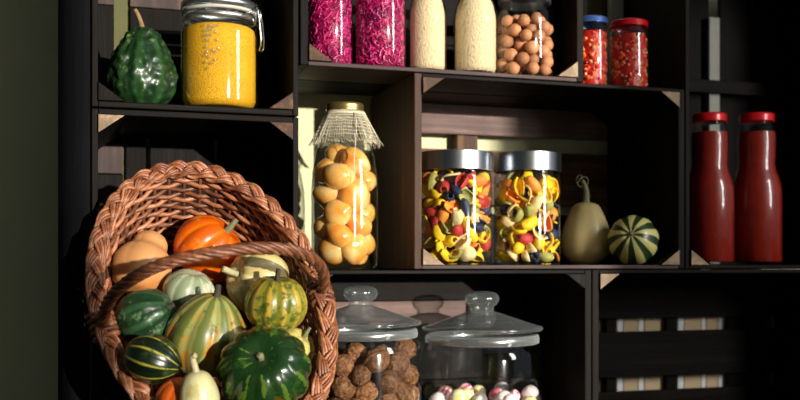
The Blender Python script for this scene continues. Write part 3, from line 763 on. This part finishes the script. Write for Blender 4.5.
# ------------------------------------------------------------------ lidded cookie jars
def cookie_jar(pc, hw, Y, yknob, lj):
    L = at(pc, Y, 0.0065); s = scale_at(L); R = hw * s
    zz_ = lambda py: wp(pc, py, Y).z - L[2]
    t = thing('lidded_jar', lj, 'jar', L, 'big lidded glass jars')
    k = yknob - 292.0
    Z = lambda py: zz_(py + k)
    jar_mesh(t, [(0, 0.005), (R * 0.8, 0.002), (R * 0.93, 0.0), (R * 0.99, 0.008), (R, 0.02), (R, Z(356)), (R * 0.985, Z(350)), (R * 0.94, Z(345)), (R * 0.9, Z(342)), (R * 0.9, Z(333)), (R * 0.94, Z(331)), (R * 0.94, Z(329)), (R * 0.87, Z(329))])
    MB().lathe([(R * 0.9, Z(343)), (R * 0.935, Z(342)), (R * 0.94, Z(338)), (R * 0.925, Z(334.5)), (R * 0.9, Z(334))], 64).build('seal', glass_mat('frosted_seal', (0.85, 0.9, 0.9), 0.2, 0.5, 0.2, 2.0, 0.22), t)
    lid = MB().lathe([(R * 0.84, Z(331)), (R * 0.98, Z(330)), (R * 1.0, Z(328)), (R * 0.985, Z(326.5)), (R * 0.9, Z(325)), (R * 0.72, Z(321.5)), (R * 0.5, Z(317)), (R * 0.3, Z(313)), (R * 0.2, Z(311)), (0, Z(311))], 64).build('lid', GLASS_T, t)
    MB().lathe([(0, Z(311.2)), (R * 0.19, Z(311)), (R * 0.2, Z(309)), (R * 0.185, Z(307)), (R * 0.25, Z(304)), (R * 0.285, Z(299.5)), (R * 0.27, Z(295)), (R * 0.2, Z(292.3)), (R * 0.1, Z(291.2)), (0, Z(291))], 40).build('knob', GLASS_T, lid)
    return L, R, Z
L, R, Z = cookie_jar(360.5, 61, 0.085, 286.5, 'big lidded glass jar of walnuts behind the basket')
WAL = nut_mat('walnut_shell', srgb(52, 32, 18), srgb(122, 80, 48), srgb(178, 130, 88), 2.6, 1.0, rough=0.6)
def walnut_mesh():
    mb = MB(); mb.ball((0, 0, 0), 1.0, 48, 30)
    out = []
    for v in mb.v:
        p = Vector(v); d = p.normalized()
        k = 0.97 + 0.06 * noise.noise(d * 3.5) + 0.05 * noise.noise(d * 7) - 0.07 * abs(noise.noise(d * 6 + Vector((5, 1, 2)))) + 0.07 * math.exp(-(d.x / 0.09) ** 2)
        q = d * k; q.z *= 1.08; q.x *= 0.95; out.append(tuple(q))
    mb.v = out; return mb.mesh('walnut', WAL)
bl = deposit(R - 0.0035, Z(341), lambda r: r.uniform(0.0132, 0.0158), 120, 12, 300, z0=0.006)
scatter('walnut', walnut_mesh(), bl, L, 'brown wrinkled walnut among the others in the lidded jar', 'nut', 'walnuts in the big lidded jar', 6, 1.10, lambda b: (b[0] * FW.x + b[1] * FW.y) < R * 0.3 and b[2] > 0.045 and math.hypot(b[0], b[1]) > R * 0.35, R - 0.0015, 0.008)
L, R, Z = cookie_jar(482, 60.5, 0.085, 292, 'big lidded glass jar with a few pastel sweets inside')
def candy_mat(name, a, b):
    n = NT(name); v = n.coord(rnd=True)
    w = n.n('ShaderNodeTexWave'); w.inputs['Scale'].default_value = 0.55; w.inputs['Distortion'].default_value = 2.0; n.l(v, w.inputs['Vector'])
    return n.pbr(n.ramp(w.outputs['Fac'], [(0.35, a), (0.6, b)]), 0.35, spec=0.4, sss=0.1)
CM = [('pink', candy_mat('pink_sweet', srgb(236, 112, 142), srgb(250, 206, 208))), ('white', candy_mat('white_sweet', srgb(240, 238, 226), srgb(248, 222, 224))), ('yellow', candy_mat('yellow_sweet', srgb(240, 230, 130), srgb(250, 246, 214))), ('red', candy_mat('red_sweet', srgb(220, 90, 120), srgb(246, 214, 216)))]
bl = deposit(R - 0.002, 0.081, lambda r: r.uniform(0.0110, 0.0130), 130, 17, 200, z0=0.006)
rnd = random.Random(2)
def sweet_mesh(m):
    mb = MB(); mb.lathe([(0, -0.78), (0.5, -0.78), (0.8, -0.66), (0.98, -0.3), (1.0, 0.05), (0.92, 0.42), (0.68, 0.76), (0.3, 0.9), (0, 0.92)], 24, wob=lambda a, k: 1 - 0.03 * cos(8 * a)); return mb.mesh('sweet', m)
groups = {0: [], 1: [], 2: [], 3: []}
for b in bl: groups[rnd.choice((0, 0, 1, 1, 2, 3))].append(b)
for i, (cn, m) in enumerate(CM):
    scatter('sweet', sweet_mesh(m), groups[i], L, '%s striped round sweet in the pile inside the lidded jar' % cn, 'sweet', '%s sweets in the big lidded jar' % cn, 30 + i, 0.98, lambda b: b[2] > 0.050)

# ------------------------------------------------------------------ basket
def wicker(name, a, b, c):
    n = NT(name); v = n.coord(); q = n.noise(v, 110, 4, 0.6); q2 = n.noise(v, 14, 3, 0.6)
    col = n.ramp(q, [(0.25, a), (0.5, b), (0.78, c)])
    col = n.mix(n.ramp(q2, [(0.35, (0, 0, 0)), (0.7, (1, 1, 1))]), col, n.mix(0.55, col, a))
    return n.pbr(col, 0.42, bump=n.bump(q, 0.2, 0.001), spec=0.45)
W1 = wicker('red_brown_willow', srgb(84, 44, 26), srgb(142, 84, 54), srgb(196, 144, 106))
W2 = wicker('pale_willow', srgb(128, 72, 46), srgb(184, 120, 84), srgb(222, 168, 130))
W3 = wicker('dark_willow', srgb(58, 32, 20), srgb(112, 66, 42), srgb(158, 104, 72))
tl = math.radians(31)
BN = Vector((-0.04, -cos(tl), sin(tl))).normalized()
BM = wp(213, 299, -0.100)
roll = math.radians(15)
e1 = Vector((0, 0, 1)).cross(-BN).normalized() * -1
if e1.x < 0: e1 = -e1
e2 = BN.cross(e1).normalized()
if e2.z < 0: e2 = -e2
E1 = e1 * cos(roll) + e2 * sin(roll); E2 = -e1 * sin(roll) + e2 * cos(roll)
BA, BB, BD = 0.119, 0.176, 0.190
basket = thing('wicker_basket', 'reddish wicker basket tipped forward and filled with pumpkins and gourds', 'basket', BM)
def bsc(s): return 1 - 0.27 * (s / BD) ** 1.3
def bp(phi, s, off=0.0, k=None):
    q = bsc(s) if k is None else k
    r = E1 * (cos(phi) * (BA * q + off)) + E2 * (sin(phi) * (BB * q + off))
    return r - BN * s
mb = MB(); NS = 40; rows = 24
for i in range(rows):
    s_ = 0.010 + (BD - 0.012) * i / (rows - 1)
    for dbl in (0,):
        pts = []
        for q in range(NS * 4):
            ph = 2 * PI * q / (NS * 4)
            pts.append(bp(ph, s_ + 0.0012 * sin(3 * ph + i), 0.0026 * cos(NS / 2 * ph + PI * i)))
        mb.tube(pts, 0.0029, 6, True, (i * 7) % 3 if i % 4 else 1)
for i in range(8):
    k = bsc(BD) * (1 - (i + 0.6) / 8.5)
    mb.tube([bp(2 * PI * q / 96, BD, 0.0026 * cos(NS / 2 * 2 * PI * q / 96 + PI * i), k) for q in range(96)], 0.0045, 6, True, i % 3)
mb.build('woven_side', [W1, W2, W3], basket)
mb = MB()
for k in range(NS):
    ph = 2 * PI * (k + 0.0) / NS
    pts = [bp(ph, 0.004 + (BD - 0.004) * q / 8) for q in range(9)] + [bp(ph, BD, 0, bsc(BD) * f) for f in (0.75, 0.45, 0.12)]
    mb.tube(pts, 0.0024, 5)
mb.build('upright_stakes', W3, basket)
mb = MB(); K = 12; N = 480
for i in range(3):
    for rod in (-1.35, -0.45, 0.45, 1.35):
        pts = []; ref = []
        for q in range(N):
            ph = 2 * PI * q / N; w = K * ph + 2 * PI * i / 3 + 0.0
            lat = 0.0068 * sin(w); nor = 0.0042 * sin(2 * w)
            slope = cos(w)
            c = bp(ph, 0.0, 0.004 + lat + rod * 0.0034 * (0.4 + 0.6 * abs(slope))) + BN * (nor + 0.004)
            c += (bp(ph + 0.01, 0) - bp(ph, 0)).normalized() * (-rod * 0.0022 * (slope))
            pts.append(c)
        mb.tube(pts, 0.0020, 6, True, (i + int(rod * 2 + 3)) % 3)
mb.build('braided_rim', [W1, W2, W1], basket)
# handle
mb = MB(); HN = 150
def hpt(t):
    a = PI * (1 - t)
    c = cos(a); sn = max(sin(a), 0)
    c = math.copysign(abs(c) ** 0.85, c)
    A = bp(PI, 0.004, 0.004); B = bp(-0.15, 0.004, 0.004)
    return (A + B) * 0.5 + (B - A) * (0.5 * c) + BN * (0.128 * sn ** 0.8)
hp = [hpt(q / (HN - 1)) for q in range(HN)]
for i in range(6):
    pts = []
    for q in range(HN):
        t = (hp[min(q + 1, HN - 1)] - hp[max(q - 1, 0)]).normalized()
        u = E2 - t * E2.dot(t); u.normalize(); w = t.cross(u)
        a = 2 * PI * i / 6 + 2 * PI * 6.5 * q / HN
        pts.append(hp[q] + (u * cos(a) + w * sin(a)) * 0.0042)
    mb.tube(pts, 0.0028, 6, False, i % 2)
h = mb.build('handle', [W3, W1], basket)
for sd in (0, 1):
    mb = MB()
    for k in range(5):
        ph = (PI if sd == 0 else -0.15) + (k - 2) * 0.038
        base = bp(ph, 0.004, 0.004); tan = (bp(ph + 0.01, 0) - bp(ph, 0)).normalized(); rad = base.normalized()
        mb.tube([base + BN * (0.003 + 0.009 * cos(a)) + (rad * 0.0125 * sin(a)) + tan * 0.002 * cos(a) for a in [2 * PI * q / 24 for q in range(24)]], 0.003, 6, True, k % 2)
    mb.build('handle_binding', [W1, W3], h)

# ------------------------------------------------------------------ pumpkins in the basket
def put(o, px, py, Y, axis, spin=0.0):
    aim(o, axis, wp(px, py, Y), spin)
def px_s(px, py, Y): return scale_at(wp(px, py, Y))
# butternut lying with its bulb towards us
m = gourd_mat('peach_butternut_rind', srgb(204, 146, 92), None, patch=srgb(196, 120, 58), mott=srgb(186, 130, 80), mott_s=40, mott_thr=(0.58, 0.75), rough=0.45, bump=0.05)
s = px_s(140, 265, 0.0)
g = gourd('butternut_squash', 'peach-coloured butternut squash at the upper left inside the basket', [(0, -27 * s), (16 * s, -25 * s), (27 * s, -13 * s), (30 * s, 0), (26 * s, 13 * s), (19 * s, 22 * s), (17 * s, 31 * s), (11 * s, 38 * s), (0, 40 * s)], m, ribs=6, depth=0.03, rng=2, cat='squash')
put(g, 142, 268, -0.014, (0.30, 0.42, 0.78))
stem(g, [(0, 0, 38 * s), (0.001, 0, 43 * s)], 0.004, 0.0035, STEM_P)
# orange warty pumpkin
m = gourd_mat('orange_pumpkin_rind', srgb(232, 112, 4), srgb(210, 86, 2), (0.0, 0.35), rough=0.35, bump=0.12, mott=srgb(246, 160, 50), mott_s=22, mott_thr=(0.58, 0.75))
s = px_s(210, 250, -0.01)
g = gourd('orange_pumpkin', 'bright orange warty pumpkin at the back of the basket', ell(36 * s, 31 * s, 5 * s, 4 * s, 0.85), m, ribs=10, depth=0.08, warts=16, rng=3, cat='pumpkin')
put(g, 208, 249, 0.006, (0.62, -0.30, 0.62), 0.4)
stem(g, [(0, 0, 25 * s), (0.0, 0.001, 32 * s), (0.003, 0.002, 42 * s)], 0.0052, 0.0032, STEM_G)
# grey-white pumpkin
m = gourd_mat('grey_white_rind', srgb(170, 174, 144), srgb(136, 150, 118), (0.1, 0.4), mott=srgb(206, 206, 180), mott_s=30, rough=0.4, bump=0.06)
s = px_s(192, 290, -0.06)
g = gourd('white_pumpkin', 'small grey-white pumpkin below the orange pumpkin in the basket', ell(26 * s, 21 * s, 3 * s, 3 * s, 0.9), m, ribs=10, depth=0.06, rng=4, cat='pumpkin')
put(g, 189, 291, -0.052, (0.2, -0.35, 0.9))
# cream pumpkin with stem to the left
m = gourd_mat('cream_pumpkin_rind', srgb(222, 204, 150), srgb(196, 178, 116), (0.0, 0.4), patch=srgb(228, 150, 60), rough=0.4, bump=0.08, patch_thr=(0.62, 0.72), patch_s=7)
s = px_s(262, 278, -0.06)
g = gourd('cream_pumpkin', 'cream ribbed pumpkin with a pale stem behind round yellow-green pumpkin', ell(34 * s, 29 * s, 5 * s, 3 * s, 0.85), m, ribs=10, depth=0.10, rng=6, cat='pumpkin')
put(g, 258, 281, -0.052, (-0.88, -0.40, 0.28), 0.2)
stem(g, [(0, 0, 24 * s), (0, 0, 32 * s), (0.002, 0.0, 44 * s)], 0.0042, 0.0042, STEM_P)
# centre striped pumpkin
m = gourd_mat('striped_green_orange_rind', srgb(150, 152, 84), srgb(98, 108, 50), (0.4, 0.7), patch=srgb(184, 122, 36), mott=srgb(92, 98, 42), mott_s=60, mott_thr=(0.57, 0.64), rough=0.38, bump=0.06, wob=0.9, patch_thr=(0.44, 0.58), patch_s=26)
s = px_s(208, 333, -0.11)
g = gourd('striped_pumpkin', 'large green and orange striped pumpkin in the middle of the basket', [(0, -38 * s), (16 * s, -40 * s), (32 * s, -28 * s), (41 * s, -8 * s), (38 * s, 12 * s), (26 * s, 30 * s), (14 * s, 40 * s), (6 * s, 42 * s), (0, 41 * s)], m, ribs=10, depth=0.07, rng=7, cat='pumpkin')
put(g, 207, 335, -0.110, (0.18, -0.30, 0.92), 0.1)
stem(g, [(0, 0, 39 * s), (0, 0, 45 * s), (-0.001, 0, 54 * s)], 0.0055, 0.003, STEM_D)
# round yellow green
m = gourd_mat('yellow_green_rind', srgb(126, 122, 40), srgb(182, 150, 54), (0.6, 0.95), mott=srgb(74, 88, 26), mott_s=110, mott_thr=(0.5, 0.58), rough=0.36, bump=0.08)
s = px_s(275, 306, -0.13)
g = gourd('round_pumpkin', 'round yellow-green speckled pumpkin with short stem at right of basket', ell(32 * s, 28 * s, 4 * s, 3 * s, 0.85), m, ribs=12, depth=0.07, rng=8, cat='pumpkin')
put(g, 276, 304, -0.128, (0.02, -0.2, 0.97))
stem(g, [(0, 0, 22 * s), (0, 0, 28 * s), (0.0005, 0, 36 * s)], 0.0036, 0.0028, STEM_D)
# dark green mottled (left)
m = gourd_mat('dark_green_mottled_rind', srgb(28, 56, 32), srgb(46, 78, 46), (0.6, 0.9), mott=srgb(96, 124, 84), mott_s=85, mott_thr=(0.56, 0.66), rough=0.33, bump=0.4, bs=45)
s = px_s(146, 317, -0.10)
g = gourd('dark_green_gourd', 'dark green mottled gourd at the left inside the basket under the handle', ell(29 * s, 30 * s, 3 * s, 3 * s, 0.9), m, ribs=9, depth=0.07, bumps=0.06, bump_s=60, rng=9)
put(g, 146, 317, -0.084, (0.72, -0.42, 0.35))
stem(g, [(0, 0, 26 * s), (0, 0, 33 * s)], 0.004, 0.003, STEM_D)
# dark gourd with yellow lines
m = gourd_mat('black_green_yellow_lined_rind', srgb(14, 28, 12), srgb(160, 152, 54), (0.9, 0.98), mott=srgb(40, 60, 26), mott_s=60, rough=0.3, bump=0.05, wob=0.16)
s = px_s(149, 361, -0.14)
g = gourd('yellow_lined_gourd', 'small black-green gourd with thin yellow lines at lower left of basket', [(0, -28 * s), (13 * s, -27 * s), (23 * s, -13 * s), (24 * s, 2 * s), (18 * s, 16 * s), (8 * s, 25 * s), (3 * s, 28 * s), (0, 28 * s)], m, ribs=10, depth=0.04, rng=10)
put(g, 155, 360, -0.162, (0.82, -0.38, -0.28), 0.1)
stem(g, [(0, 0, 26 * s), (0, 0, 31 * s)], 0.002, 0.0014, STEM_P)
# big dark green pumpkin bottom right
m = gourd_mat('glossy_dark_green_rind', srgb(20, 48, 16), srgb(72, 96, 26), (0.98, 1.3), patch=srgb(140, 96, 20), mott=srgb(58, 88, 26), mott_s=42, mott_thr=(0.56, 0.7), rough=0.22, bump=0.2, wob=1.9, patch_thr=(0.64, 0.76), patch_s=14)
s = px_s(262, 368, -0.15)
g = gourd('dark_green_pumpkin', 'big glossy dark green pumpkin at the lower right of the basket', ell(46 * s, 36 * s, 7 * s, 4 * s, 0.82), m, ribs=12, depth=0.08, bumps=0.02, rng=11, cat='pumpkin')
put(g, 264, 371, -0.186, (-0.25, -0.80, 0.50), 0.15)
stem(g, [(0, 0, 27 * s), (0, 0, 31 * s), (0.0, 0.0, 35 * s)], 0.0048, 0.004, STEM_G)
# small cream pear gourd at the bottom
m = gourd_mat('pale_cream_gourd_rind', srgb(196, 190, 140), None, mott=srgb(176, 166, 108), mott_s=40, rough=0.4, bump=0.05)
s = px_s(198, 390, -0.18)
g = gourd('pear_gourd', 'small pale cream pear-shaped gourd at the bottom of the basket', [(0, -24 * s), (12 * s, -24 * s), (19 * s, -10 * s), (18 * s, 4 * s), (13 * s, 16 * s), (7 * s, 21 * s), (0, 22 * s)], m, ribs=6, depth=0.02, rng=12)
put(g, 199, 393, -0.205, (-0.15, -0.12, 0.97))
stem(g, [(0, 0, 20 * s), (-0.001, 0, 28 * s), (-0.002, 0, 36 * s), (0.003, 0, 38 * s)], 0.0038, 0.003, STEM_P)
# orange one peeping out
m = gourd_mat('deep_orange_rind', srgb(206, 96, 22), srgb(176, 74, 14), (0.0, 0.35), rough=0.4, bump=0.08)
s = px_s(170, 395, -0.14)
g = gourd('small_orange_pumpkin', 'deep orange pumpkin peeping out at the bottom left of the basket', ell(21 * s, 18 * s, 3 * s, 3 * s, 0.9), m, ribs=9, depth=0.07, rng=13, cat='pumpkin')
put(g, 178, 397, -0.176, (0.1, -0.3, 0.9))
# pale yellow on the right
m = gourd_mat('pale_yellow_rind', srgb(206, 196, 116), srgb(186, 170, 84), (0.4, 0.8), rough=0.4, bump=0.06)
s = px_s(300, 350, -0.12)
g = gourd('pale_yellow_gourd', 'pale yellow gourd tucked against the right rim of the basket', ell(22 * s, 21 * s, 3 * s, 3 * s, 0.9), m, ribs=8, depth=0.05, rng=14)
put(g, 293, 349, -0.105, (0.4, -0.5, 0.6))
stem(g, [(0, 0, 17 * s), (0, 0, 22 * s), (0.003, 0.003, 30 * s)], 0.003, 0.0022, STEM_G)

# ------------------------------------------------------------------ light
w = bpy.data.worlds.new('room'); SC.world = w; w.use_nodes = True
nt = w.node_tree; bg = nt.nodes['Background']
tc = nt.nodes.new('ShaderNodeTexCoord'); dp = nt.nodes.new('ShaderNodeVectorMath'); dp.operation = 'DOT_PRODUCT'
nt.links.new(tc.outputs['Generated'], dp.inputs[0]); dp.inputs[1].default_value = Vector((0.62, -0.72, 0.30)).normalized()
cr = nt.nodes.new('ShaderNodeValToRGB'); e = cr.color_ramp
e.elements[0].position = 0.35; e.elements[0].color = (0.030, 0.040, 0.046, 1)
e.elements[1].position = 0.95; e.elements[1].color = (0.26, 0.28, 0.30, 1)
nt.links.new(dp.outputs['Value'], cr.inputs[0]); nt.links.new(cr.outputs[0], bg.inputs[0]); bg.inputs[1].default_value = 1.0
def aim_light(o, d): o.rotation_euler = Vector(d).to_track_quat('Z', 'Y').to_euler()
AZ = math.radians(19); EL = math.radians(4.0)
sd = bpy.data.lights.new('sun', 'SUN'); so = bpy.data.objects.new('sun', sd); COL.objects.link(so)
sd.energy = 5.6; sd.color = (1.0, 0.93, 0.82); sd.angle = math.radians(0.8)
so.location = (2, -2, 2); aim_light(so, (sin(AZ) * cos(EL), -cos(AZ) * cos(EL), sin(EL)))
# unseen blocker added to keep sun off the right-hand crates and left wall
JY = -2.4; jx = wp(646, 265, 0).x - JY * math.tan(AZ)
jl = -0.402 - JY * math.tan(AZ)
tag(MB().box((jx, JY - 0.15, 0), (jx + 0.9, JY, 2.0)).box((jl - 1.3, JY - 0.15, 0), (jl, JY, 2.0)).box((jl - 1.3, JY - 0.15, 2.0), (jx + 0.9, JY, 2.3)).build('added_sun_blocker', WALL, smooth=False), kind='structure')
ad = bpy.data.lights.new('added_side_light', 'AREA'); ao = bpy.data.objects.new('added_side_light', ad); COL.objects.link(ao)  # lamp added for jar highlights and side shading
ad.shape = 'RECTANGLE'; ad.size = 0.26; ad.size_y = 0.75; ad.energy = 14; ad.color = (1.0, 0.97, 0.92)
ao.location = (1.15, -1.2, 0.75); aim_light(ao, ao.location - Vector((0, 0, 0.3)))
SC.view_settings.view_transform = 'Standard'; SC.view_settings.look = 'None'; SC.view_settings.exposure = 0.0
SC.cycles.use_denoising = True
SC.cycles.transparent_max_bounces = 24; SC.cycles.max_bounces = 10
SC.cycles.sample_clamp_indirect = 4.0
